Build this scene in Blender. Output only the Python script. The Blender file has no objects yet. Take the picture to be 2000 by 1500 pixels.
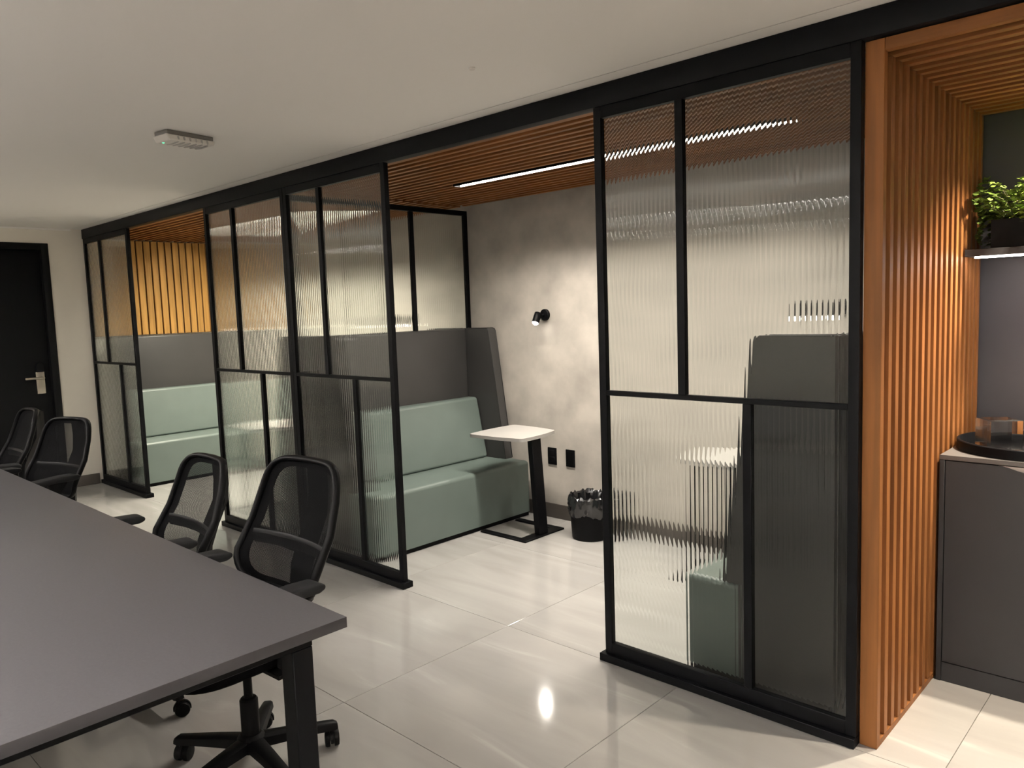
import bpy, bmesh, math, random
from mathutils import Vector, Matrix
random.seed(7)
SC = bpy.context.scene
COL = SC.collection
PI = math.pi

# ------------------------------------------------------------------ camera
# world: X runs along the glass partition, Y goes into the booths, Z is up, metres
YAW, PITCH, ROLL = 0.7582, 0.0960, -0.0347
CAM = Vector((0.8262, -2.567, 1.5171))
cam_d = bpy.data.cameras.new('camera')
cam_d.sensor_width = 36.0
cam_d.lens = 36.0 * 1500.0 / 2000.0
cam_d.clip_start = 0.02
cam = bpy.data.objects.new('camera', cam_d)
COL.objects.link(cam)
_cy, _sy, _cp, _sp = math.cos(YAW), math.sin(YAW), math.cos(PITCH), math.sin(PITCH)
_f = Vector((-_sy * _cp, _cy * _cp, -_sp))
_r = Vector((_cy, _sy, 0.0))
_u = _r.cross(_f)
_c, _s = math.cos(ROLL), math.sin(ROLL)
_r2, _u2 = _c * _r + _s * _u, -_s * _r + _c * _u
M = Matrix((_r2, _u2, -_f)).transposed().to_4x4()
M.translation = CAM
cam.matrix_world = M
SC.camera = cam

# ------------------------------------------------------------------ world and exposure
w = bpy.data.worlds.new('world')
SC.world = w
w.use_nodes = True
w.node_tree.nodes['Background'].inputs[0].default_value = (0.5, 0.5, 0.55, 1)
w.node_tree.nodes['Background'].inputs[1].default_value = 0.02
SC.view_settings.view_transform = 'Standard'
SC.view_settings.look = 'None'
SC.view_settings.gamma = 1.0
SC.view_settings.use_curve_mapping = False
SC.view_settings.exposure = 0.85
SC.cycles.max_bounces = 14
SC.cycles.diffuse_bounces = 5
SC.cycles.glossy_bounces = 5
SC.cycles.transmission_bounces = 12
SC.cycles.transparent_max_bounces = 12
SC.cycles.sample_clamp_indirect = 4.0
SC.cycles.blur_glossy = 0.6

WARM = (1.0, 0.92, 0.80)
SOFTW = (1.0, 0.86, 0.66)
COOL = (1.0, 0.93, 0.90)
P_STRIP = 46.0      # booth LED strips (glow of the tape itself)
P_STRIPW = 31.0     # downward beam of each strip (W)
P_SCONCE = 8.0     # wall spots (W)
P_NICHE = 130.0      # niche downlight (W)
P_SHELF = 26.0       # LED bar below the shelf (emission strength)
P_ROOM = 17.0        # added off-view light bars in the open office (emission strength)

P_UP = 97.0         # upward light of the same added bars, lifts the ceiling

# ------------------------------------------------------------------ materials
def mat(name, color, rough=0.5, metal=0.0, spec=0.5, var=0.0, scale=8.0, stretch=(1, 1, 1), bump=0.0, bscale=40.0, coat=0.0, coords='Object', detail=4.0, randoff=False):
    m = bpy.data.materials.new(name)
    m.use_nodes = True
    nt = m.node_tree
    b = nt.nodes['Principled BSDF']
    b.inputs['Base Color'].default_value = (*color, 1)
    b.inputs['Roughness'].default_value = rough
    b.inputs['Metallic'].default_value = metal
    b.inputs['Specular IOR Level'].default_value = spec
    b.inputs['Coat Weight'].default_value = coat
    tc = nt.nodes.new('ShaderNodeTexCoord')
    mp = nt.nodes.new('ShaderNodeMapping')
    mp.inputs['Scale'].default_value = stretch
    src = tc.outputs[coords]
    if randoff:
        oi = nt.nodes.new('ShaderNodeObjectInfo')
        mul = nt.nodes.new('ShaderNodeMath'); mul.operation = 'MULTIPLY'
        mul.inputs[1].default_value = 37.0
        nt.links.new(oi.outputs['Random'], mul.inputs[0])
        cmb = nt.nodes.new('ShaderNodeCombineXYZ')
        for k in range(3):
            nt.links.new(mul.outputs[0], cmb.inputs[k])
        nt.links.new(cmb.outputs[0], mp.inputs['Location'])
    nt.links.new(src, mp.inputs['Vector'])
    if var > 0:
        nz = nt.nodes.new('ShaderNodeTexNoise')
        nz.inputs['Scale'].default_value = scale
        nz.inputs['Detail'].default_value = detail
        nt.links.new(mp.outputs[0], nz.inputs['Vector'])
        rp = nt.nodes.new('ShaderNodeValToRGB')
        rp.color_ramp.elements[0].position = 0.3
        rp.color_ramp.elements[1].position = 0.7
        rp.color_ramp.elements[0].color = (*[max(0, c * (1 - var)) for c in color], 1)
        rp.color_ramp.elements[1].color = (*[min(1, c * (1 + var)) for c in color], 1)
        nt.links.new(nz.outputs['Fac'], rp.inputs[0])
        nt.links.new(rp.outputs[0], b.inputs['Base Color'])
    if bump > 0:
        n2 = nt.nodes.new('ShaderNodeTexNoise')
        n2.inputs['Scale'].default_value = bscale
        n2.inputs['Detail'].default_value = 3.0
        nt.links.new(mp.outputs[0], n2.inputs['Vector'])
        bp = nt.nodes.new('ShaderNodeBump')
        bp.inputs['Strength'].default_value = bump
        bp.inputs['Distance'].default_value = 0.004
        nt.links.new(n2.outputs['Fac'], bp.inputs['Height'])
        nt.links.new(bp.outputs[0], b.inputs['Normal'])
    return m

def emit(name, color, strength):
    m = bpy.data.materials.new(name)
    m.use_nodes = True
    nt = m.node_tree
    nt.nodes.remove(nt.nodes['Principled BSDF'])
    e = nt.nodes.new('ShaderNodeEmission')
    e.inputs[0].default_value = (*color, 1)
    e.inputs[1].default_value = strength
    nt.links.new(e.outputs[0], nt.nodes['Material Output'].inputs[0])
    return m

def glass(name, color=(0.97, 0.985, 0.975), rough=0.0, ior=1.45):
    m = bpy.data.materials.new(name)
    m.use_nodes = True
    nt = m.node_tree
    nt.nodes.remove(nt.nodes['Principled BSDF'])
    g = nt.nodes.new('ShaderNodeBsdfGlass')
    g.inputs['Color'].default_value = (*color, 1)
    g.inputs['Roughness'].default_value = rough
    g.inputs['IOR'].default_value = ior
    nt.links.new(g.outputs[0], nt.nodes['Material Output'].inputs[0])
    return m

def wood(name, color, grain=(1, 1, 1)):
    m = mat(name, color, rough=0.5, spec=0.22, var=0.30, scale=26.0, stretch=grain, bump=0.12, bscale=60, randoff=True, detail=6)
    return m

def mesh_fabric(name):
    m = bpy.data.materials.new(name)
    m.use_nodes = True
    nt = m.node_tree
    b = nt.nodes['Principled BSDF']
    b.inputs['Base Color'].default_value = (0.0026, 0.0026, 0.003, 1)
    b.inputs['Roughness'].default_value = 0.8
    b.inputs['Specular IOR Level'].default_value = 0.05
    out = nt.nodes['Material Output']
    tr = nt.nodes.new('ShaderNodeBsdfTransparent')
    mx = nt.nodes.new('ShaderNodeMixShader')
    tc = nt.nodes.new('ShaderNodeTexCoord')
    # woven holes: product of two fine sine waves across the cloth
    sp = nt.nodes.new('ShaderNodeSeparateXYZ')
    nt.links.new(tc.outputs['Object'], sp.inputs[0])
    def math_(op, a, bb=None, v=None):
        n = nt.nodes.new('ShaderNodeMath'); n.operation = op
        if isinstance(a, float): n.inputs[0].default_value = a
        else: nt.links.new(a, n.inputs[0])
        if bb is not None:
            if isinstance(bb, float): n.inputs[1].default_value = bb
            else: nt.links.new(bb, n.inputs[1])
        return n.outputs[0]
    sx = math_('SINE', math_('MULTIPLY', sp.outputs[0], 1100.0))
    sz = math_('SINE', math_('MULTIPLY', sp.outputs[2], 1100.0))
    pr = math_('MULTIPLY', sx, sz)
    hole = math_('GREATER_THAN', pr, 0.42)
    fac = math_('SUBTRACT', 1.0, math_('MULTIPLY', hole, 0.95))
    nt.links.new(fac, mx.inputs[0])
    nt.links.new(tr.outputs[0], mx.inputs[1])
    nt.links.new(b.outputs[0], mx.inputs[2])
    nt.links.new(mx.outputs[0], out.inputs[0])
    return m

M_CEIL = mat('white_paint', (0.82, 0.795, 0.76), 0.9, var=0.02, scale=2, coords='Generated')
M_WALLW = mat('cream_wall_paint', (0.78, 0.735, 0.66), 0.85, var=0.03, scale=3)
M_BLACK = mat('black_powder_coat', (0.0028, 0.0029, 0.0036), 0.45, spec=0.10, var=0.15, scale=30)
M_BEAM = mat('black_beam_paint', (0.0038, 0.0040, 0.0050), 0.5, spec=0.10, var=0.1, scale=12)
M_DOORB = mat('black_door_laminate', (0.0042, 0.0043, 0.0048), 0.55, spec=0.10, var=0.1, scale=12)
M_CEMENT = mat('troweled_cement', (0.43, 0.397, 0.358), 0.72, var=0.20, scale=4.5, bump=0.35, bscale=11, detail=12)
M_BASEB = mat('taupe_baseboard', (0.066, 0.056, 0.049), 0.45, var=0.08, scale=6)
WOODC = (0.228, 0.090, 0.027)
M_WOODX = wood('oak_slat_along_x', WOODC, (0.06, 1, 1))
M_WOODZ = wood('oak_slat_along_z', WOODC, (1, 1, 0.06))
M_WOODB = mat('dark_wood_backing', (0.075, 0.030, 0.013), 0.6, var=0.25, scale=10)
M_WOODE = wood('honey_oak_slat', (0.42, 0.225, 0.062), (1, 1, 0.06))
M_GLASS = glass('fluted_glass')
M_CLEAR = glass('clear_glass', (0.98, 0.985, 0.98))
M_TEAL = mat('teal_vinyl', (0.122, 0.155, 0.141), 0.40, var=0.05, scale=5, bump=0.05, bscale=220)
M_GREYV = mat('grey_vinyl', (0.040, 0.039, 0.0385), 0.42, var=0.06, scale=5, bump=0.06, bscale=260)
M_PIPE = mat('black_piping', (0.012, 0.012, 0.012), 0.5)
M_WHITE = mat('white_laminate', (0.37, 0.355, 0.34), 0.35, var=0.02, scale=4)
M_DESK = mat('grey_desk_laminate', (0.104, 0.100, 0.109), 0.42, var=0.05, scale=120, bump=0.05, bscale=300)
M_DESKE = mat('grey_desk_edge', (0.034, 0.032, 0.035), 0.5, var=0.05, scale=60)
M_PLAST = mat('black_plastic', (0.0028, 0.0028, 0.0033), 0.45, spec=0.10, var=0.1, scale=40)
M_PAD = mat('soft_black_armpad', (0.011, 0.011, 0.012), 0.6, spec=0.2, bump=0.1, bscale=300)
M_SEATF = mat('black_seat_fabric', (0.0026, 0.0026, 0.0030), 0.95, spec=0.04, bump=0.3, bscale=400)
M_MESH = mesh_fabric('black_mesh_cloth')
M_STEEL = mat('brushed_steel', (0.55, 0.50, 0.43), 0.32, metal=1.0, var=0.05, scale=60, stretch=(1, 1, 0.1))
M_BAG = mat('black_bin_liner', (0.008, 0.008, 0.009), 0.18, spec=0.8)
M_NICHE = mat('plum_grey_panel', (0.060, 0.058, 0.066), 0.45, var=0.05, scale=5)
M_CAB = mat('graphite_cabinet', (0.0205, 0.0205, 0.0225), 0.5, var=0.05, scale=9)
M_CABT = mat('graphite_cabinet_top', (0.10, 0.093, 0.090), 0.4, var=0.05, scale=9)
M_HANDLE = mat('pale_aluminium', (0.75, 0.70, 0.66), 0.35, metal=0.6)
M_MIRROR = mat('mirror', (0.85, 0.82, 0.80), 0.03, metal=1.0)
M_LEAF = mat('fern_leaf', (0.135, 0.20, 0.035), 0.55, spec=0.25, var=0.55, scale=25)
M_STEM = mat('fern_stem', (0.05, 0.04, 0.015), 0.6)
M_POT = mat('black_planter', (0.0028, 0.0028, 0.0032), 0.5, spec=0.12)
M_SOIL = mat('potting_soil', (0.03, 0.02, 0.012), 0.9, var=0.4, scale=60)
M_GROUT = mat('beige_grout', (0.30, 0.27, 0.24), 0.8, var=0.1, scale=20)
M_LED = emit('warm_led_diffuser', WARM, P_STRIP)
M_LEDFAR = emit('warm_led_far_booth', (1.0, 0.93, 0.76), P_STRIP * 3.2)
M_ROOMFILL = emit('added_fill_bar', (1.0, 0.965, 0.925), P_ROOM)  # downward glow of the added office bars
M_ROOMUP = emit('added_uplight', (1.0, 0.965, 0.925), P_UP)  # ceiling fill from the added office bars
M_SHELFLED = emit('shelf_led_diffuser', (1.0, 0.90, 0.86), P_SHELF)
M_BULB = emit('sconce_bulb', (1.0, 0.92, 0.82), 34.0)
M_DOWNB = emit('downlight_lens', (1.0, 0.84, 0.62), 18.0)
M_GREENL = emit('green_indicator', (0.22, 0.85, 0.5), 0.7)
M_REFL = mat('white_reflector', (0.9, 0.9, 0.88), 0.6)
M_SHADEP = mat('shaded_abs_plastic', (0.16, 0.15, 0.14), 0.5)  # shade on the upper side of the emergency light, put into the colour
M_BOXP = mat('white_abs_plastic', (0.66, 0.63, 0.59), 0.45)

def tile_material():
    m = bpy.data.materials.new('polished_porcelain')
    m.use_nodes = True
    nt = m.node_tree
    b = nt.nodes['Principled BSDF']
    geo = nt.nodes.new('ShaderNodeTexCoord')
    oi = nt.nodes.new('ShaderNodeObjectInfo')
    mp = nt.nodes.new('ShaderNodeMapping')
    mp.inputs['Rotation'].default_value = (0, 0, math.radians(52))
    mp.inputs['Scale'].default_value = (0.45, 2.6, 1)
    mul = nt.nodes.new('ShaderNodeMath'); mul.operation = 'MULTIPLY'; mul.inputs[1].default_value = 23.0
    cmb = nt.nodes.new('ShaderNodeCombineXYZ')
    nt.links.new(oi.outputs['Random'], mul.inputs[0])
    nt.links.new(mul.outputs[0], cmb.inputs[0]); nt.links.new(mul.outputs[0], cmb.inputs[1])
    nt.links.new(cmb.outputs[0], mp.inputs['Location'])
    nt.links.new(geo.outputs['Object'], mp.inputs['Vector'])
    n1 = nt.nodes.new('ShaderNodeTexNoise')
    n1.inputs['Scale'].default_value = 2.4; n1.inputs['Detail'].default_value = 6; n1.inputs['Distortion'].default_value = 0.8
    nt.links.new(mp.outputs[0], n1.inputs['Vector'])
    r1 = nt.nodes.new('ShaderNodeValToRGB')
    e = r1.color_ramp.elements
    e[0].position = 0.30; e[0].color = (0.345, 0.332, 0.322, 1)
    e[1].position = 0.62; e[1].color = (0.405, 0.392, 0.380, 1)
    k = r1.color_ramp.elements.new(0.70); k.color = (0.47, 0.458, 0.445, 1)
    k = r1.color_ramp.elements.new(0.76); k.color = (0.405, 0.392, 0.380, 1)
    nt.links.new(n1.outputs['Fac'], r1.inputs[0])
    n2 = nt.nodes.new('ShaderNodeTexNoise')
    n2.inputs['Scale'].default_value = 110; n2.inputs['Detail'].default_value = 3
    nt.links.new(geo.outputs['Object'], n2.inputs['Vector'])
    mx = nt.nodes.new('ShaderNodeMix'); mx.data_type = 'RGBA'; mx.blend_type = 'OVERLAY'
    mx.inputs[0].default_value = 0.12
    nt.links.new(r1.outputs[0], mx.inputs[6]); nt.links.new(n2.outputs['Color'], mx.inputs[7])
    nt.links.new(r1.outputs[0], b.inputs['Base Color'])
    b.inputs['Roughness'].default_value = 0.085
    b.inputs['Specular IOR Level'].default_value = 1.0
    bp = nt.nodes.new('ShaderNodeBump'); bp.inputs['Strength'].default_value = 0.008; bp.inputs['Distance'].default_value = 0.001
    nt.links.new(n2.outputs['Fac'], bp.inputs['Height'])
    nt.links.new(bp.outputs[0], b.inputs['Normal'])
    return m
M_TILE = tile_material()

# ------------------------------------------------------------------ helpers
def link(name, me, m=None, parent=None, loc=(0, 0, 0), rot=(0, 0, 0)):
    o = bpy.data.objects.new(name, me)
    COL.objects.link(o)
    if m is not None and len(me.materials) == 0:
        me.materials.append(m)
    o.location = loc
    o.rotation_euler = rot
    if parent is not None:
        o.parent = parent
    return o

def finish(bm, name, smooth=None):
    me = bpy.data.meshes.new(name)
    bmesh.ops.recalc_face_normals(bm, faces=bm.faces[:])
    bm.to_mesh(me)
    bm.free()
    if smooth is not None:
        for pl in me.polygons:
            pl.use_smooth = True
        me.set_sharp_from_angle(angle=math.radians(smooth))
    return me

def box_bm(bm, x0, x1, y0, y1, z0, z1, bevel=0.0, seg=2):
    vs = [bm.verts.new((x, y, z)) for x in (x0, x1) for y in (y0, y1) for z in (z0, z1)]
    fs = [(0, 1, 3, 2), (4, 6, 7, 5), (0, 4, 5, 1), (2, 3, 7, 6), (0, 2, 6, 4), (1, 5, 7, 3)]
    faces = [bm.faces.new([vs[i] for i in f]) for f in fs]
    if bevel > 0:
        es = set()
        for f in faces:
            es.update(f.edges)
        bmesh.ops.bevel(bm, geom=list(es), offset=bevel, segments=seg, profile=0.5, affect='EDGES')

def box(name, x0, x1, y0, y1, z0, z1, m, parent=None, bevel=0.0, seg=2):
    bm = bmesh.new()
    box_bm(bm, x0, x1, y0, y1, z0, z1, bevel, seg)
    return link(name, finish(bm, name, 40 if bevel else None), m, parent)

def prism_bm(bm, pts, axis, a, b, bevel=0.0, seg=3):
    """pts: 2D polygon; axis 'y': pts are (x,z); 'z': (x,y); 'x': (y,z)"""
    def v(p, t):
        if axis == 'y': return (p[0], t, p[1])
        if axis == 'z': return (p[0], p[1], t)
        return (t, p[0], p[1])
    A = [bm.verts.new(v(p, a)) for p in pts]
    B = [bm.verts.new(v(p, b)) for p in pts]
    n = len(pts)
    fs = [bm.faces.new(A), bm.faces.new(B[::-1])]
    for i in range(n):
        fs.append(bm.faces.new((A[i], B[i], B[(i + 1) % n], A[(i + 1) % n])))
    bmesh.ops.recalc_face_normals(bm, faces=fs)
    if bevel > 0:
        es = set()
        for f in fs:
            es.update(f.edges)
        bmesh.ops.bevel(bm, geom=list(es), offset=bevel, segments=seg, profile=0.5, affect='EDGES')

def weighted(o):
    md = o.modifiers.new('weighted_normals', 'WEIGHTED_NORMAL')
    md.keep_sharp = True
    return o

def prism(name, pts, axis, a, b, m, parent=None, bevel=0.0, seg=3, wn=True):
    bm = bmesh.new()
    prism_bm(bm, pts, axis, a, b, bevel, seg)
    o = link(name, finish(bm, name, 50 if bevel else None), m, parent)
    if bevel and wn:
        weighted(o)
    return o

def lathe_bm(bm, prof, n=28, center=(0, 0, 0), cap0=True, cap1=True, axis='z'):
    def P(r, z, a):
        c, s = r * math.cos(a), r * math.sin(a)
        if axis == 'z': q = (c, s, z)
        elif axis == 'y': q = (c, z, s)
        else: q = (z, c, s)
        return (q[0] + center[0], q[1] + center[1], q[2] + center[2])
    rings = [[bm.verts.new(P(r, z, 2 * PI * k / n)) for k in range(n)] for r, z in prof]
    for i in range(len(rings) - 1):
        for k in range(n):
            bm.faces.new((rings[i][k], rings[i][(k + 1) % n], rings[i + 1][(k + 1) % n], rings[i + 1][k]))
    if cap0: bm.faces.new(rings[0][::-1])
    if cap1: bm.faces.new(rings[-1])

def lathe(name, prof, m, parent=None, n=28, center=(0, 0, 0), axis='z', sharp=35, cap0=True, cap1=True):
    bm = bmesh.new()
    lathe_bm(bm, prof, n, center, cap0, cap1, axis)
    return link(name, finish(bm, name, sharp), m, parent)

def tube_bm(bm, pts, rad, n=10, closed=False, flat=1.0, up=None):
    pts = [Vector(p) for p in pts]
    N = len(pts)
    rings = []
    prev = None
    for i, p in enumerate(pts):
        if closed:
            t = (pts[(i + 1) % N] - pts[i - 1]).normalized()
        else:
            t = (pts[min(i + 1, N - 1)] - pts[max(i - 1, 0)]).normalized()
        ref = up if up is not None else (prev if prev is not None else (Vector((0, 0, 1)) if abs(t.z) < 0.9 else Vector((1, 0, 0))))
        s = t.cross(ref).normalized()
        u = s.cross(t).normalized()
        prev = u
        r = rad[i] if isinstance(rad, (list, tuple)) else rad
        rings.append([bm.verts.new(p + s * (r * math.cos(2 * PI * k / n)) + u * (r * flat * math.sin(2 * PI * k / n))) for k in range(n)])
    for i in range(N if closed else N - 1):
        a, b = rings[i], rings[(i + 1) % N]
        for k in range(n):
            bm.faces.new((a[k], a[(k + 1) % n], b[(k + 1) % n], b[k]))
    if not closed:
        bm.faces.new(rings[0][::-1]); bm.faces.new(rings[-1])

def tube(name, pts, rad, m, parent=None, n=10, closed=False, flat=1.0, up=None):
    bm = bmesh.new()
    tube_bm(bm, pts, rad, n, closed, flat, up)
    return link(name, finish(bm, name, 60), m, parent)

def tag(o, label, cat, group=None):
    o['label'] = label
    o['category'] = cat
    if group: o['group'] = group
    return o

def thing(name, label, cat, loc=(0, 0, 0), rz=0.0, group=None):
    o = bpy.data.objects.new(name, None)
    o.empty_display_size = 0.1
    COL.objects.link(o)
    o.location = loc
    o.rotation_euler = (0, 0, rz)
    return tag(o, label, cat, group)

def struct(o):
    o['kind'] = 'structure'
    return o

def copy_tree(o, parent=None):
    c = o.copy()
    COL.objects.link(c)
    if parent is not None:
        c.parent = parent
    for ch in list(o.children):
        copy_tree(ch, c)
    return c

def dup(root, label, loc, rz=0.0, group=None):
    c = copy_tree(root)
    c.location = loc
    c.rotation_euler = (0, 0, rz)
    c['label'] = label
    if group: c['group'] = group
    return c

# ------------------------------------------------------------------ setting
XE, XR = -7.07, 2.9          # end wall, far side of the office
YB, YF = 1.61, -5.2          # back wall of the booths, office wall behind the camera
HC = 2.40
ZS = 2.32                    # underside of the slatted ceilings

floor = struct(box('floor', XE - 0.1, XR + 0.1, YF - 0.1, YB + 0.1, -0.12, -0.006, M_GROUT))
T = 0.94
tile_me = None
bm = bmesh.new()
box_bm(bm, 0.0011, T - 0.0011, 0.0011, T - 0.0011, -0.0059, 0.0, 0.0008, 1)
tile_me = finish(bm, 'tile', None)
tile_me.materials.append(M_TILE)
x0, y0 = -0.74, -0.008
for i in range(-7, 4):
    for j in range(-6, 2):
        link('tile', tile_me, None, floor, (x0 + i * T, y0 + j * T, 0))

struct(box('ceiling', XE - 0.1, XR + 0.1, YF - 0.1, -0.098, HC, HC + 0.12, M_CEIL))
trim2 = struct(box('trim_2', XE, XR, -0.086, 0.03, HC + 0.002, HC + 0.05, M_CEIL))
struct(box('trim_3', XE + 0.001, XE + 0.012, YF, -0.10, HC - 0.016, HC - 0.001, M_CEIL))
struct(box('ceiling_void', XE - 0.1, XR + 0.1, -0.098, YB + 0.1, HC + 0.05, HC + 0.12, M_WOODB))

struct(box('wall_back', XE - 0.1, -0.055, YB, YB + 0.1, -0.006, HC + 0.05, M_CEMENT))
struct(box('wall_front', XE - 0.1, XR + 0.1, YF - 0.1, YF, -0.006, HC, M_WALLW))
struct(box('wall_right', XR, XR + 0.1, YF, YB, -0.006, HC + 0.05, M_WALLW))
# end wall with the door opening cut out (y -1.33 .. -0.35, z 0 .. 2.21)
bm = bmesh.new()
DY0, DY1, DZ = -1.29, -0.355, 2.205
box_bm(bm, XE - 0.12, XE, YF, DY0, -0.006, HC)
box_bm(bm, XE - 0.12, XE, DY1, YB, -0.006, HC + 0.05)
box_bm(bm, XE - 0.12, XE, DY0, DY1, DZ, HC)
struct(link('wall_left', finish(bm, 'wall_left'), M_WALLW))

struct(box('baseboard_back', XE, -3.59, YB - 0.014, YB, 0, 0.105, M_BASEB, bevel=0.003))
struct(box('baseboard_right', -3.545, -0.06, YB - 0.014, YB, 0, 0.105, M_BASEB, bevel=0.003))
struct(box('baseboard_left', XE, XE + 0.014, -0.296, -0.03, 0, 0.10, M_BASEB, bevel=0.003))

door = struct(box('door_1', XE - 0.09, XE - 0.045, DY0 + 0.004, DY1 - 0.004, 0.004, DZ - 0.004, M_DOORB, bevel=0.002))
box('frame', XE - 0.115, XE + 0.012, DY1 - 0.002, DY1 + 0.058, 0, DZ + 0.058, M_DOORB, door, 0.003)
box('frame', XE - 0.115, XE + 0.012, DY0 - 0.058, DY0 + 0.002, 0, DZ + 0.058, M_DOORB, door, 0.003)
box('frame', XE - 0.115, XE + 0.0115, DY0 + 0.002, DY1 - 0.002, DZ - 0.002, DZ + 0.058, M_DOORB, door, 0.003)
hx = XE - 0.045
plate = box('lock_plate', hx, hx + 0.012, -0.478, -0.408, 0.905, 1.105, M_STEEL, door, 0.004)
prism('card_reader', [(-0.474 + 0.0, 1.105), (-0.412, 1.105), (-0.412, 1.165), (-0.425, 1.19), (-0.46, 1.19), (-0.474, 1.165)], 'x', hx, hx + 0.03, M_PLAST, door, 0.004)
bm = bmesh.new()
lathe_bm(bm, [(0.011, 0.0), (0.011, 0.045)], 14, (hx + 0.012, -0.432, 1.05), axis='x')
box_bm(bm, hx + 0.045, hx + 0.062, -0.575, -0.418, 1.040, 1.060, 0.006, 3)
link('lever_handle', finish(bm, 'lever_handle', 40), M_STEEL, door)

# black header beam above the partition
beam = struct(box('trim_1', XE, XR, -0.006, 0.05, 2.3155, HC + 0.0015, M_BEAM, bevel=0.002))

# ------------------------------------------------------------------ slatted wooden ceilings over the booths
LEDY = 0.887
def slat_ceiling(x0, x1, label, la, lb):
    t = thing('slatted_ceiling_panel', label, 'slatted ceiling', (x0, 0, ZS), 0, 'oak slatted ceilings of the booths')
    L = x1 - x0
    box('backing_board', 0, L, 0.052, YB - 0.002, 0.0605, 0.075, M_WOODB, t)
    bm = bmesh.new(); box_bm(bm, 0, L, 0, 0.028, 0, 0.060, 0.0015, 1)
    sme = finish(bm, 'slat'); sme.materials.append(M_WOODX)
    box('edge_slat', 0, L, 0.060, 0.102, 0, 0.060, M_WOODX, t, 0.0015, 1)
    y = 0.142
    while y + 0.03 < YB:
        if not (LEDY - 0.061 < y < LEDY + 0.033):
            link('slat', sme, None, t, (0, y, 0))
        else:
            box('slat', 0, la - x0 - 0.006, y, y + 0.028, 0, 0.060, M_WOODX, t, 0.0015, 1)
            box('slat', lb - x0 + 0.006, L, y, y + 0.028, 0, 0.060, M_WOODX, t, 0.0015, 1)
        y += 0.0705
    return t
slat_ceiling(-3.535, -0.06, 'oak slatted ceiling above the booth with the white table and bin', -2.87, -0.70)
slat_ceiling(XE + 0.005, -3.585, 'oak slatted ceiling above the far booth beside the black door', -6.40, -4.23)

def led_strip(x0, x1, label, lm, pw, col):
    t = thing('linear_light', label, 'ceiling light', (x0, LEDY, ZS), 0, 'linear LED lights in the slatted ceilings')
    L = x1 - x0
    bm = bmesh.new()
    box_bm(bm, 0, L, -0.032, -0.0285, -0.002, 0.044)
    box_bm(bm, 0, L, 0.0285, 0.032, -0.002, 0.044)
    box_bm(bm, 0, L, -0.0285, 0.0285, 0.034, 0.044)
    box_bm(bm, -0.003, 0, -0.032, 0.032, -0.002, 0.044)
    box_bm(bm, L, L + 0.003, -0.032, 0.032, -0.002, 0.044)
    link('housing', finish(bm, 'housing'), M_BLACK, t)
    bm = bmesh.new()
    box_bm(bm, 0.0005, L - 0.0005, 0.0265, 0.0282, -0.001, 0.0335)
    box_bm(bm, 0.0005, L - 0.0005, -0.0282, -0.0265, -0.001, 0.0335)
    box_bm(bm, 0.0005, L - 0.0005, -0.0265, 0.0265, 0.0320, 0.0335)
    link('reflector', finish(bm, 'reflector'), M_REFL, t)
    box('led_tape', 0.002, L - 0.002, -0.008, 0.008, 0.0165, 0.0315, lm, t)
    ld = bpy.data.lights.new('strip_beam', 'AREA')
    ld.shape = 'RECTANGLE'; ld.size = L - 0.02; ld.size_y = 0.014
    ld.spread = math.radians(128); ld.energy = P_STRIPW * pw; ld.color = col
    lo = bpy.data.objects.new('strip_beam', ld); COL.objects.link(lo)
    lo.parent = t; lo.location = (L / 2, 0, 0.0155)
    return t
led_strip(-2.87, -0.70, 'glowing linear LED strip in the slatted ceiling above the white table and bin', M_LED, 1.0, WARM)
led_strip(-6.40, -4.23, 'glowing linear LED strip in the slatted ceiling of the far booth', M_LEDFAR, 1.25, (1.0, 0.93, 0.76))

# ------------------------------------------------------------------ fluted glass partition panels
PITCHF, SAG, GT = 0.0205, 0.00105, 0.006
def pane_mesh(wd, ht):
    n = max(1, round(wd / PITCHF)); p = wd / n; S = 14
    V, F = [], []
    for i in range(n):
        base = len(V)
        for k in range(S + 1):
            u = k / S
            x = (i + u) * p
            q = abs(2 * u - 1)
            d = -GT / 2 + SAG * (1 - q * q)
            if q > 0.86:
                d = -GT / 2 + SAG * (1 - 0.86 ** 2) - SAG * 2 * 0.86 * ((q - 0.86) - (q - 0.86) ** 2 / 0.28)
            V.append((x, d, 0)); V.append((x, d, ht))
        for k in range(S):
            a = base + 2 * k
            F.append((a, a + 2, a + 3, a + 1))
    nf = len(F)
    b = len(V)
    V += [(0, GT / 2, 0), (wd, GT / 2, 0), (wd, GT / 2, ht), (0, GT / 2, ht), (0, -GT / 2, 0), (wd, -GT / 2, 0), (wd, -GT / 2, ht), (0, -GT / 2, ht)]
    F += [(b, b + 3, b + 2, b + 1), (b, b + 1, b + 5, b + 4), (b + 3, b + 7, b + 6, b + 2), (b, b + 4, b + 7, b + 3), (b + 1, b + 2, b + 6, b + 5)]
    me = bpy.data.meshes.new('glass_pane')
    me.from_pydata(V, [], F)
    for i, pl in enumerate(me.polygons):
        pl.use_smooth = i < nf
    me.materials.append(M_GLASS)
    return me

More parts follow.
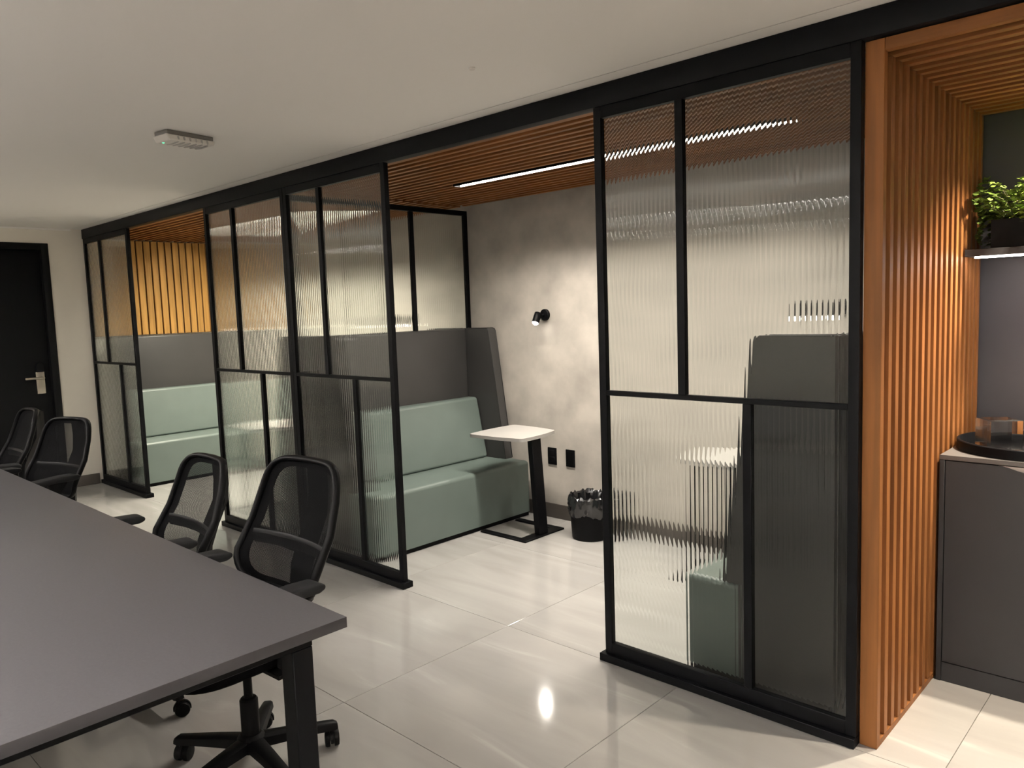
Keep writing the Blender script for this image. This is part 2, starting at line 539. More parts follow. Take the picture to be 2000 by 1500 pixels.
def partition(name, label, loc, rz, W, um, lm, ztop=2.315, group=None, sill=(0, 0), topr=0.045, over=True):
    t = thing(name, label, 'glass partition', loc, rz, group)
    D = 0.030; sw = 0.035; zm = 1.161
    def part(n, a, b, c, d, y0=0.0, y1=D):
        box(n, a, b, y0, y1, c, d, M_BLACK, t, 0.0015, 1)
    part('stile', 0, sw, 0.034, ztop)
    part('stile', W - sw, W, 0.034, ztop)
    part('top_rail', sw, W - sw, ztop - topr, ztop)
    part('bottom_rail', sw, W - sw, 0.034, 0.083)
    part('middle_rail', sw, W - sw, zm - 0.010, zm + 0.010, 0.001, D - 0.001)
    for c in um:
        part('muntin', c - 0.0165, c + 0.0165, zm + 0.010, ztop - topr, 0.001, D - 0.001)
    for c in lm:
        part('muntin', c - 0.0165, c + 0.0165, 0.083, zm - 0.010, 0.001, D - 0.001)
    part('floor_sill', -sill[0], W + sill[1], 0, 0.0335, -0.020 if over else 0.0, D + (0.020 if over else 0.0))
    def panes(cuts, z0, z1):
        xs = [sw] + [q for c in cuts for q in (c - 0.0165, c + 0.0165)] + [W - sw]
        for i in range(0, len(xs), 2):
            a, b = xs[i] - 0.004, xs[i + 1] + 0.004
            link('glass_pane', pane_mesh(b - a, z1 - z0 + 0.008), M_GLASS, t, (a, D / 2, z0 - 0.004))
    panes(um, zm + 0.010, ztop - topr)
    panes(lm, 0.083, zm - 0.010)
    return t
GP = 'fluted glass partition panels'
partition('glass_partition', 'black framed fluted glass panel against the cream wall by the black door', (XE + 0.003, 0, 0), 0, 1.05, [0.385], [0.655], group=GP, sill=(0, 0.018))
partition('glass_partition', 'black framed fluted glass panel on the far booth side of the middle pair', (-4.585, 0, 0), 0, 1.080, [0.402], [0.672], group=GP, sill=(0.018, 0))
partition('glass_partition', 'black framed fluted glass panel in front of the teal sofa with white table', (-3.503, 0, 0), 0, 1.020, [0.378], [0.648], group=GP, sill=(0, 0.018))
partition('glass_partition', 'large black framed fluted glass panel touching the oak slatted portal', (-1.103, 0, 0), 0, 1.045, [0.390], [0.655], group=GP, sill=(0.018, 0))
partition('glass_divider', 'black framed fluted glass screen standing between the two booths', (-3.545, 0.055, 0), PI / 2, 1.553, [0.55, 1.0], [0.75], ztop=2.288, sill=(0, 0), topr=0.036, over=False)

# ------------------------------------------------------------------ oak slats on the end wall above the far sofa
t = thing('slat_wall_cladding', 'honey oak vertical slat cladding above the far grey sofa back', 'wall cladding', (XE, 0.04, 1.40), 0)
box('backing_board', 0.001, 0.010, 0.0, YB - 0.045, 0, 0.915, M_WOODB, t)
bm = bmesh.new(); box_bm(bm, 0.0105, 0.034, 0, 0.056, 0, 0.915, 0.0015, 1)
sme = finish(bm, 'slat'); sme.materials.append(M_WOODE)
y = 0.005
while y + 0.056 < YB - 0.045:
    link('slat', sme, None, t, (0, y, 0)); y += 0.0702

# ------------------------------------------------------------------ oak slatted portal and niche on the near side
NY = 1.37     # back of the niche
NX1 = 1.95    # far inner side of the niche
ZP = 2.275    # underside of portal ceiling slats
t = thing('slatted_portal', 'oak slatted portal framing the dark niche with cabinet and fern shelf', 'wooden portal', (0, 0.03, 0))
box('front_post', -0.0575, 0.0, 0, 0.030, 0, 2.3135, M_WOODZ, t, 0.0015, 1)
box('front_post', NX1, NX1 + 0.052, 0, 0.030, 0, 2.3135, M_WOODZ, t, 0.0015, 1)
box('front_header', 0.0005, NX1 - 0.0005, 0, 0.030, ZP, 2.3135, M_WOODX, t, 0.0015, 1)
box('side_backing', -0.0575, -0.034, 0.0305, NY - 0.03, 0, 2.3135, M_WOODB, t)
box('side_backing', NX1 + 0.034, NX1 + 0.052, 0.0305, NY - 0.03, 0, 2.3135, M_WOODB, t)
box('ceiling_backing', -0.033, NX1 + 0.033, 0.0305, NY - 0.03, 2.309, 2.3225, M_WOODB, t)
box('bottom_rail', -0.0335, 0.0, 0.0305, NY - 0.03, 0, 0.022, M_WOODX, t, 0.001, 1)
box('bottom_rail', NX1, NX1 + 0.0335, 0.0305, NY - 0.03, 0, 0.022, M_WOODX, t, 0.001, 1)
bm = bmesh.new(); box_bm(bm, -0.0335, 0, 0, 0.031, 0.0225, ZP - 0.001, 0.0012, 1)
vme = finish(bm, 'slat'); vme.materials.append(M_WOODZ)
bm = bmesh.new(); box_bm(bm, -0.033, NX1 + 0.033, 0, 0.031, ZP, 2.3085, 0.0012, 1)
hme = finish(bm, 'slat'); hme.materials.append(M_WOODX)
k = 1
while 0.0728 * k + 0.031 < NY - 0.031:
    link('slat', vme, None, t, (0, 0.0728 * k, 0))
    link('slat', vme, None, t, (NX1 + 0.0335, 0.0728 * k, 0))
    link('slat', hme, None, t, (0, 0.0728 * k, 0))
    k += 1
struct(box('wall_niche', -0.06, NX1 + 0.06, NY, NY + 0.05, -0.006, HC, M_NICHE))
struct(box('wall_right_return', NX1 + 0.054, XR, 0.02, 0.10, -0.006, 2.3155, M_WALLW))

# ------------------------------------------------------------------ booth sofas
def make_sofa(label, loc, rz, group):
    t = thing('booth_sofa', label, 'sofa', loc, rz, group)
    L = 0.695
    box('plinth', 0.012, 0.598, -0.682, 0.682, 0.001, 0.032, M_BLACK, t)
    seat = [(0.072, -0.618), (0.374, -0.618), (0.374, -L), (0.612, -L), (0.612, L), (0.374, L), (0.374, 0.618), (0.072, 0.618)]
    bm = bmesh.new()
    prism_bm(bm, seat, 'z', 0.0325, 0.412)
    tops = [e for e in bm.edges if all(abs(v.co.z - 0.412) < 1e-4 for v in e.verts) and max(v.co.x for v in e.verts) > 0.5]
    tops += [e for e in bm.edges if all(v.co.x > 0.6 for v in e.verts) and abs(e.verts[0].co.z - e.verts[1].co.z) > 0.1]
    bmesh.ops.bevel(bm, geom=tops, offset=0.028, segments=5, profile=0.5, affect='EDGES')
    weighted(link('seat', finish(bm, 'seat', 50), M_TEAL, t))
    prism('backrest', [(0.0715, 0.414), (0.262, 0.414), (0.168, 0.868), (0.0715, 0.868)], 'y', -0.617, 0.617, M_TEAL, t, 0.022, 4)
    box('back_panel', 0.0, 0.0705, -0.617, 0.617, 0.0325, 1.388, M_GREYV, t, 0.014, 3)
    for s in (-1, 1):
        wg = [(0.0, 0.0325), (0.372, 0.0325), (0.372, 0.4135), (0.438, 0.4135), (0.305, 1.388), (0.0, 1.388)]
        a, b = (0.619, L) if s > 0 else (-L, -0.619)
        bm = bmesh.new()
        prism_bm(bm, wg, 'y', a, b)
        es = [e for e in bm.edges if max(v.co.z for v in e.verts) > 1.3]
        corner = [e for e in es if all(v.co.z > 1.3 and v.co.x > 0.2 for v in e.verts)]
        bmesh.ops.bevel(bm, geom=corner, offset=0.03, segments=5, profile=0.5, affect='EDGES')
        wo = weighted(link('side_wing', finish(bm, 'side_wing', 40), M_GREYV, t))
        for yy in (a + 0.001, b - 0.001):
            tube('piping', [(0.0 + 0.01, yy, 1.389), (0.278, yy, 1.389), (0.298, yy, 1.384), (0.309, yy, 1.368), (0.375, yy, 0.885), (0.439, yy, 0.416)], 0.0032, M_PIPE, wo, 6)
    return t
SG = 'teal and grey high back booth sofas'
sofa = make_sofa('teal sofa with grey high back beside the white table and black bin', (-3.5425, 0.865, 0), 0, SG)
dup(sofa, 'teal sofa with grey high back seen through the large panel beside the oak portal', (-0.188, 0.845, 0), PI, SG)
dup(sofa, 'teal sofa with grey high back below the honey oak slat cladding', (XE + 0.018, 0.865, 0), 0, SG)
dup(sofa, 'teal sofa in the far booth with its back to the glass divider', (-3.5865, 0.865, 0), PI, SG)

# ------------------------------------------------------------------ laptop tables with C base
def make_table(label, loc, rz, group):
    t = thing('side_table', label, 'side table', loc, rz, group)
    # origin below the stem; the top reaches out to -x
    pts = []
    corners = [(-0.435, -0.235), (0.035, -0.195), (-0.015, 0.205), (-0.455, 0.245)]
    bow = 0.012
    R = 0.045
    n = len(corners)
    for i in range(n):
        p0, p1, p2 = Vector(corners[i - 1]), Vector(corners[i]), Vector(corners[(i + 1) % n])
        d0, d2 = (p0 - p1).normalized(), (p2 - p1).normalized()
        a, b = p1 + d0 * R, p1 + d2 * R
        for k in range(7):
            u = k / 6
            pts.append(tuple((1 - u) ** 2 * a + 2 * u * (1 - u) * p1 + u * u * b))
        nrm = Vector((d2.y, -d2.x))
        for f in (0.3, 0.5, 0.7):
            q = p1.lerp(p2, f)
            pts.append(tuple(q + nrm * bow * (1 if f == 0.5 else 0.8)))
    bm = bmesh.new()
    prism_bm(bm, pts, 'z', 0.665, 0.687)
    link('table_top', finish(bm, 'table_top', 40), M_WHITE, t)
    bm = bmesh.new()
    prism_bm(bm, [(-0.022, 0.013), (0.022, 0.013), (-0.020, 0.664), (-0.064, 0.664)], 'y', -0.045, 0.045, 0.003, 1)
    link('stem', finish(bm, 'stem', 40), M_BLACK, t)
    box('base_plate', -0.045, 0.035, -0.20, 0.20, 0.001, 0.0125, M_BLACK, t, 0.002, 1)
    box('base_prong', -0.385, -0.0455, -0.20, -0.15, 0.001, 0.012, M_BLACK, t, 0.002, 1)
    box('base_prong', -0.385, -0.0455, 0.15, 0.20, 0.001, 0.012, M_BLACK, t, 0.002, 1)
    return t
TG = 'white laptop tables in the booths'
tab = make_table('white topped laptop table on black base between teal sofa and bin', (-2.530, 1.215, 0), 0, TG)
dup(tab, 'white laptop table seen through the large fluted panel beside the oak portal', (-1.30, 1.25, 0), PI, TG)
dup(tab, 'white laptop table in the far booth, blurred by the fluted glass', (-4.93, 0.52, 0), PI, TG)

# ------------------------------------------------------------------ wall spots
def make_sconce(label, loc, group):
    t = thing('wall_spot', label, 'wall lamp', loc, 0, group)
    # origin on the wall, -y points into the room
    lathe('wall_plate', [(0.041, 0.0), (0.041, -0.016), (0.036, -0.02)], M_BLACK, t, 24, axis='y')
    tube('arm', [(0, -0.019, 0), (-0.008, -0.045, -0.004), (-0.014, -0.055, -0.008)], 0.008, M_BLACK, t, 8)
    ax = Vector((0.03, -0.48, -0.88)).normalized()
    c0 = Vector((-0.016, -0.062, 0.012)); c1 = c0 + ax * 0.075
    tube('lamp_head', [c0 - ax * 0.004, c0, c0 + ax * 0.03, c1], [0.020, 0.026, 0.0265, 0.0265], M_BLACK, t, 20)
    tube('bulb', [c1 + ax * 0.0005, c1 + ax * 0.006, c1 + ax * 0.014], [0.0225, 0.021, 0.010], M_BULB, t, 16)
    ld = bpy.data.lights.new('spot_light', 'SPOT')
    ld.energy = P_SCONCE
    ld.color = (1.0, 0.93, 0.83)
    ld.spot_size = math.radians(96)
    ld.spot_blend = 0.5
    ld.shadow_soft_size = 0.018
    lo = bpy.data.objects.new('spot_light', ld)
    COL.objects.link(lo)
    lo.parent = t
    lo.location = c1 + ax * 0.035
    lo.rotation_euler = ax.to_track_quat('-Z', 'Y').to_euler()
    return t
LG = 'black wall spots on the cement wall'
sc = make_sconce('small black wall spot above the white table on bare cement wall', (-2.775, YB, 1.475), LG)
dup(sc, 'wall spot glaring through the large fluted panel above the grey sofa wing', (-0.80, YB, 1.475), 0, LG)
dup(sc, 'wall spot in the far booth near the glass divider', (-4.33, YB, 1.475), 0, LG)
dup(sc, 'wall spot in the far booth near the honey oak slats', (-6.33, YB, 1.475), 0, LG)

# ------------------------------------------------------------------ sockets on the back wall
def socket(label, x, z, holes):
    t = thing('wall_socket', label, 'socket', (x, YB, z), 0)
    box('cover_plate', -0.040, 0.040, -0.009, -0.0005, -0.062, 0.062, M_BLACK, t, 0.003)
    if holes:
        for zz in (0.024, -0.024):
            box('outlet_insert', -0.024, 0.024, -0.0125, -0.0092, zz - 0.019, zz + 0.019, M_PLAST, t, 0.0015, 1)
    else:
        box('blank_insert', -0.026, 0.026, -0.0105, -0.0092, -0.047, 0.047, M_PLAST, t, 0.001, 1)
socket('black socket plate with two outlets behind the table stem', -2.748, 0.455, True)
socket('black blank socket plate above the waste bin', -2.580, 0.455, False)

# ------------------------------------------------------------------ waste bin with liner
t = thing('waste_bin', 'round black waste bin with a crumpled plastic liner', 'bin', (-2.245, 1.385, 0))
lathe('bin_body', [(0.118, 0.001), (0.122, 0.006), (0.138, 0.27), (0.132, 0.27), (0.116, 0.01)], M_PLAST, t, 36, cap1=True)
bm = bmesh.new()
rings = []
N = 64
rows = [(0.139, 0.165, 0.006), (0.144, 0.19, 0.009), (0.146, 0.22, 0.010), (0.145, 0.25, 0.010), (0.143, 0.275, 0.008), (0.134, 0.290, 0.007), (0.126, 0.275, 0.008), (0.120, 0.22, 0.010), (0.105, 0.12, 0.01)]
for r, z, a in rows:
    ring = []
    for k in range(N):
        an = 2 * PI * k / N
        jr = a * (math.sin(an * 9 + z * 60) * 0.5 + random.uniform(-0.7, 0.7)) 
        jz = random.uniform(-0.010, 0.010) + (0.014 * math.sin(an * 5 + 1) if z < 0.18 else 0)
        rr = max(r + jr, 0.1395 + random.uniform(0, 0.004)) if 0.16 < z < 0.28 and r > 0.135 else r + jr
        ring.append(bm.verts.new((rr * math.cos(an), rr * math.sin(an), z + jz)))
    rings.append(ring)
for i in range(len(rings) - 1):
    for k in range(N):
        bm.faces.new((rings[i][k], rings[i][(k + 1) % N], rings[i + 1][(k + 1) % N], rings[i + 1][k]))
link('bin_liner', finish(bm, 'bin_liner', 28), M_BAG, t)

# ------------------------------------------------------------------ desk
t = thing('office_desk', 'long grey laminate bench desk on black steel legs', 'desk', (-0.805, -1.490, 0))
DL, DW = 4.75, 1.40
bm = bmesh.new()
box_bm(bm, -DL, 0, -DW, 0, 0.722, 0.750, 0.0015, 2)
top = finish(bm, 'desk_top', 40)
top.materials.append(M_DESK); top.materials.append(M_DESKE)
for pl in top.polygons:
    if abs(pl.normal.z) < 0.7: pl.material_index = 1
link('desk_top', top, None, t)
for xx in (-0.055, -DL / 2 - 0.03, -DL + 0.055 + 0.06):
    for yy in (-0.070, -DW + 0.070 + 0.07):
        box('leg', xx - 0.06, xx, yy - 0.058, yy, 0.0, 0.682, M_BLACK, t, 0.003, 1)
    box('cross_beam', xx - 0.06, xx, -DW + 0.065, -0.070, 0.6825, 0.7215, M_BLACK, t, 0.002, 1)
for yy in (-0.26, -DW + 0.30):
    box('long_beam', -DL + 0.12, -0.1155, yy - 0.04, yy, 0.685, 0.7215, M_BLACK, t, 0.002, 1)

# ------------------------------------------------------------------ task chairs
def make_chair(label, loc, rz, group, legrot):
    t = thing('task_chair', label, 'office chair', loc, rz, group)
    # ---- backrest surface: u across (-1..1), v up (0..1); the sitter faces -y
    HW = [(0.0, 0.200), (0.10, 0.226), (0.25, 0.240), (0.45, 0.236), (0.70, 0.222), (0.90, 0.208), (1.0, 0.198)]
    def hw(v):
        for (a, wa), (b, wb) in zip(HW, HW[1:]):
            if v <= b:
                return wa + (wb - wa) * (v - a) / (b - a)
        return HW[-1][1]
    ZB, HB = 0.575, 0.435
    def S(u, v, off=0.0):
        y = 0.150 - 0.045 * math.exp(-((v - 0.22) / 0.22) ** 2) + 0.125 * v - 0.035 * abs(u) ** 2.0 + off
        return Vector((u * hw(v), y, ZB + HB * v))
    def edge(a):
        c, s = math.cos(a), math.sin(a)
        e = 0.33
        return (math.copysign(abs(c) ** e, c), 0.5 + 0.5 * math.copysign(abs(s) ** e, s))
    NP = 56
    outline = []
    for k in range(NP):
        u, v = edge(2 * PI * k / NP)
        outline.append(S(u, v))
    tube('back_frame', outline, 0.0105, M_PLAST, t, 10, True, 1.5, Vector((0, 1, 0)))
    bm = bmesh.new()
    G = 18
    grid = [[None] * (G + 1) for _ in range(G + 1)]
    for i in range(G + 1):
        for j in range(G + 1):
            # square-to-superellipse grid
            su, sv = -1 + 2 * i / G, -1 + 2 * j / G
            m_ = max(abs(su), abs(sv))
            if m_ < 1e-6:
                u, v = 0.0, 0.5
            else:
                eu, ev = edge(math.atan2(sv, su))
                u, v = eu * m_, 0.5 + (ev - 0.5) * m_
            grid[i][j] = bm.verts.new(S(u * 0.985, 0.5 + (v - 0.5) * 0.985, 0.002))
    for i in range(G):
        for j in range(G):
            bm.faces.new((grid[i][j], grid[i + 1][j], grid[i + 1][j + 1], grid[i][j + 1]))
    link('mesh_back', finish(bm, 'mesh_back', 80), M_MESH, t)
    # rim band of doubled cloth
    bm = bmesh.new()
    inner, outer = [], []
    for k in range(NP):
        u, v = edge(2 * PI * k / NP)
        outer.append(bm.verts.new(S(u, v, 0.004)))
        inner.append(bm.verts.new(S(u * 0.80, 0.5 + (v - 0.5) * 0.86, 0.005)))
    for k in range(NP):
        bm.faces.new((outer[k], outer[(k + 1) % NP], inner[(k + 1) % NP], inner[k]))
    link('back_rim', finish(bm, 'back_rim', 80), M_SEATF, t)
    # lumbar support and rear spine
    bm = bmesh.new()
    tube_bm(bm, [S(u / 8, 0.36, 0.016) for u in range(-7, 8)], 0.008, 8, False, 3.2, Vector((0, 0, 1)))
    link('lumbar_support', finish(bm, 'lumbar_support', 60), M_PLAST, t)
    bm = bmesh.new()
    sp = []
    for v, ww in ((0.97, 0.062), (0.75, 0.060), (0.55, 0.058), (0.35, 0.060), (0.15, 0.064), (0.0, 0.066), (-0.12, 0.060)):
        c = S(0, max(v, 0), 0.018 + 0.055 * (1 - v) + 0.03 * math.sin(PI * v)) if v > 0 else S(0, 0, 0.075) + Vector((0, -0.01, HB * v))
        sp.append((c, ww))
    rows_ = []
    for c, ww in sp:
        rows_.append([bm.verts.new(c + Vector((x_, y_, 0))) for x_, y_ in ((-ww, 0), (ww, 0), (ww * 0.7, 0.022), (-ww * 0.7, 0.022))])
    for a, b in zip(rows_, rows_[1:]):
        for k in range(4):
            bm.faces.new((a[k], a[(k + 1) % 4], b[(k + 1) % 4], b[k]))
    bm.faces.new(rows_[0]); bm.faces.new(rows_[-1][::-1])
    link('rear_spine', finish(bm, 'rear_spine', 35), M_PLAST, t)
    # seat
    pts = []
    for k in range(40):
        a = 2 * PI * k / 40
        c, s = math.cos(a), math.sin(a)
        pts.append((0.245 * math.copysign(abs(c) ** 0.55, c), -0.09 + 0.235 * math.copysign(abs(s) ** 0.55, s)))
    bm = bmesh.new()
    prism_bm(bm, pts, 'z', 0.435, 0.490)
    ed = [e for e in bm.edges if abs(e.verts[0].co.z - e.verts[1].co.z) < 1e-5 and len(e.link_faces) == 2]
    bmesh.ops.bevel(bm, geom=ed, offset=0.018, segments=3, profile=0.5, affect='EDGES')
    link('seat', finish(bm, 'seat', 50), M_SEATF, t)
    prism('seat_mechanism', [(-0.13, 0.434), (0.165, 0.434), (0.205, 0.47), (0.225, 0.47), (0.225, 0.42), (0.10, 0.375), (-0.09, 0.375)], 'x', -0.075, 0.075, M_PLAST, t, 0.008, 2)
    # arms
    for s in (-1, 1):
        bm = bmesh.new()
        ap = [(-0.150, 0.655), (-0.155, 0.672), (-0.13, 0.683), (0.02, 0.688), (0.095, 0.684), (0.115, 0.674), (0.112, 0.660), (0.09, 0.652)]
        prism_bm(bm, [(p[0], p[1]) for p in ap], 'x', s * 0.278 - 0.040, s * 0.278 + 0.040, 0.008, 3)
        arm = link('armrest', finish(bm, 'armrest', 50), M_PAD, t)
        bm = bmesh.new()
        prism_bm(bm, [(-0.06, 0.651), (0.045, 0.651), (0.005, 0.60), (0.0, 0.455), (-0.055, 0.455), (-0.05, 0.60)], 'x', s * 0.290 - 0.014, s * 0.290 + 0.014, 0.004, 2)
        box_bm(bm, min(s * 0.10, s * 0.29), max(s * 0.10, s * 0.29), -0.06, 0.005, 0.418, 0.434, 0.003, 1)
        link('arm_support', finish(bm, 'arm_support', 40), M_PLAST, arm)
    # gas lift
    lathe('gas_lift', [(0.028, 0.075), (0.030, 0.10), (0.030, 0.245), (0.025, 0.252), (0.0145, 0.253), (0.0145, 0.374)], M_PLAST, t, 24)
    # five-star base
    lathe('base_hub', [(0.030, 0.066), (0.044, 0.072), (0.046, 0.115), (0.034, 0.128)], M_PLAST, t, 24)
    bm = bmesh.new()
    rr = [(0.030, 0.030, 0.080, 0.118), (0.12, 0.026, 0.078, 0.112), (0.22, 0.022, 0.074, 0.102), (0.275, 0.020, 0.070, 0.096), (0.288, 0.016, 0.072, 0.088)]
    rg = [[bm.verts.new((x, y_, z_)) for y_, z_ in ((-w_, zl), (w_, zl), (w_ * 0.9, zt - 0.006), (w_ * 0.55, zt), (-w_ * 0.55, zt), (-w_ * 0.9, zt - 0.006))] for x, w_, zl, zt in rr]
    for a, b in zip(rg, rg[1:]):
        for k in range(6):
            bm.faces.new((a[k], a[(k + 1) % 6], b[(k + 1) % 6], b[k]))
    bm.faces.new(rg[0][::-1]); bm.faces.new(rg[-1])
    leg_me = finish(bm, 'leg', 40); leg_me.materials.append(M_PLAST)
    bm = bmesh.new()
    lathe_bm(bm, [(0.010, 0.0), (0.026, 0.002), (0.0285, 0.008), (0.0285, 0.018), (0.010, 0.020)], 22, (0.012, -0.026, 0.0287), axis='y')
    lathe_bm(bm, [(0.010, 0.0), (0.0285, 0.002), (0.0285, 0.012), (0.026, 0.018), (0.010, 0.020)], 22, (0.012, 0.006, 0.0287), axis='y')
    tube_bm(bm, [(0, 0, 0.026), (0, 0, 0.071)], 0.008, 10)
    pts = [(0.012 + 0.033 * math.cos(a), 0.0287 + 0.033 * math.sin(a)) for a in [math.radians(d) for d in range(-10, 191, 20)]]
    prism_bm(bm, pts, 'y', -0.006, 0.006)
    cast_me = finish(bm, 'caster', 40); cast_me.materials.append(M_PLAST)
    for k in range(5):
        a = math.radians(legrot - math.degrees(rz)) + 2 * PI * k / 5
        lg = link('leg', leg_me, None, t, (0, 0, 0), (0, 0, a))
        link('caster', cast_me, None, lg, (0.268, 0, 0), (0, 0, random.uniform(-2.5, 2.5)))
    return t
CG = 'black mesh task chairs along the desk'
c1 = make_chair('black mesh office chair nearest the desk corner in front of the glass', (-1.545, -1.405, 0), math.radians(3), CG, 68)
c2 = make_chair('black mesh office chair with a low see-through back, second from the desk corner', (-2.36, -1.420, 0), math.radians(-2), CG, 0)
c3 = make_chair('black mesh office chair against the cream wall edge of the door frame', (-4.16, -1.345, 0), math.radians(16), CG, 30)
c4 = make_chair('black mesh office chair in front of the black door, farthest along the desk', (-4.88, -1.37, 0), math.radians(-2), CG, 50)
BACK = ('back_frame', 'mesh_back', 'back_rim', 'lumbar_support', 'rear_spine')
def shift_back(chair, dy, dz):
    for ch in chair.children:
        if ch.name.split('.')[0] in BACK:
            ch.location.y += dy; ch.location.z += dz
shift_back(c1, 0.030, 0.0); shift_back(c2, 0.050, -0.075); shift_back(c3, 0.030, -0.05); shift_back(c4, 0.0, -0.03)

# ------------------------------------------------------------------ niche: cabinet, tray, glass vase, shelf, fern
t = thing('storage_cabinet', 'low graphite cabinet below the fern shelf in the niche', 'cabinet', (0.010, 0.68, 0))
CW, CD, CH = 1.80, NY - 0.68 - 0.003, 0.905
box('side_panel', 0, 0.018, 0.0, CD, 0, CH - 0.0185, M_CAB, t, 0.001, 1)
box('side_panel', CW - 0.018, CW, 0.0, CD, 0, CH - 0.0185, M_CAB, t, 0.001, 1)
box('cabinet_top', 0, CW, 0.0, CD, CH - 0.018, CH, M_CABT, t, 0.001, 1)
box('body', 0.0185, CW - 0.0185, 0.024, CD - 0.002, 0.081, CH - 0.019, M_CAB, t)
box('plinth', 0.0185, CW - 0.0185, 0.003, 0.021, 0, 0.078, M_CAB, t, 0.001, 1)
for i in range(4):
    a = 0.0215 + i * (CW - 0.043) / 4
    b = a + (CW - 0.043) / 4 - 0.003
    # door with a curved finger cut-out at the top edge
    cx = a + (b - a) * 0.62
    prof = [(a, 0.082), (b, 0.082), (b, CH - 0.022)]
    for k in range(13):
        u = 1 - 2 * k / 12
        prof.append((cx + u * 0.105, CH - 0.022 - 0.020 * (0.5 + 0.5 * math.cos(PI * u))))
    prof.append((a, CH - 0.022))
    d = prism('door', prof, 'y', 0.001, 0.020, M_CAB, t)
    hp = [(cx + 0.104, CH - 0.0225), (cx - 0.104, CH - 0.0225)]
    for k in range(1, 12):
        u = -1 + 2 * k / 12
        hp.append((cx + u * 0.104, CH - 0.0235 - 0.018 * (0.5 + 0.5 * math.cos(PI * u))))
    prism('handle', hp, 'y', 0.0095, 0.0205, M_HANDLE, d)

t = thing('serving_tray', 'round black rimmed tray with mirrored bottom on the cabinet', 'tray', (0.264, 0.940, CH + 0.001))
R = 0.252
lathe('rim', [(R - 0.008, 0.0), (R, 0.0), (R, 0.036), (R - 0.003, 0.039), (R - 0.010, 0.039), (R - 0.012, 0.036), (R - 0.012, 0.0055)], M_BLACK, t, 72, cap0=False, cap1=False)
lathe('mirror_plate', [(R - 0.009, 0.0), (R - 0.0125, 0.001), (R - 0.0125, 0.006)], M_MIRROR, t, 72)

def glass_cube():
    bm = bmesh.new()
    h, s, th, tb = 0.118, 0.058, 0.005, 0.022
    box_bm(bm, -s, s, -s, s, 0, h)
    # open cavity
    topf = max(bm.faces, key=lambda f: f.calc_center_median().z)
    r = bmesh.ops.inset_region(bm, faces=[topf], thickness=th)
    topf = [f for f in bm.faces if abs(f.calc_center_median().z - h) < 1e-5 and f.calc_area() < (2 * s - th) ** 2 and len(f.verts) == 4]
    inner = min(topf, key=lambda f: f.calc_center_median().length + abs(f.calc_center_median().x) * 9 + abs(f.calc_center_median().y) * 9)
    ex = bmesh.ops.extrude_face_region(bm, geom=[inner])
    vs = [v for v in ex['geom'] if isinstance(v, bmesh.types.BMVert)]
    bmesh.ops.translate(bm, verts=vs, vec=(0, 0, -(h - tb)))
    bmesh.ops.delete(bm, geom=[inner], context='FACES')
    return finish(bm, 'glass_vase', None)
g = link('glass_vase', glass_cube(), M_CLEAR, None, (0.168, 0.865, CH + 0.0078), (0, 0, math.radians(38)))
tag(g, 'small clear square glass vase standing on the tray', 'vase')

t = thing('wall_shelf', 'thin graphite shelf with a light bar below, carrying the fern', 'shelf', (0.006, 1.0, 1.66))
box('shelf_board', 0, NX1 - 0.012, 0, NY - 1.0 - 0.001, 0.008, 0.036, M_CAB, t, 0.0015, 1)
box('light_bar', 0.03, NX1 - 0.04, 0.030, 0.058, 0.001, 0.0075, M_SHELFLED, t)

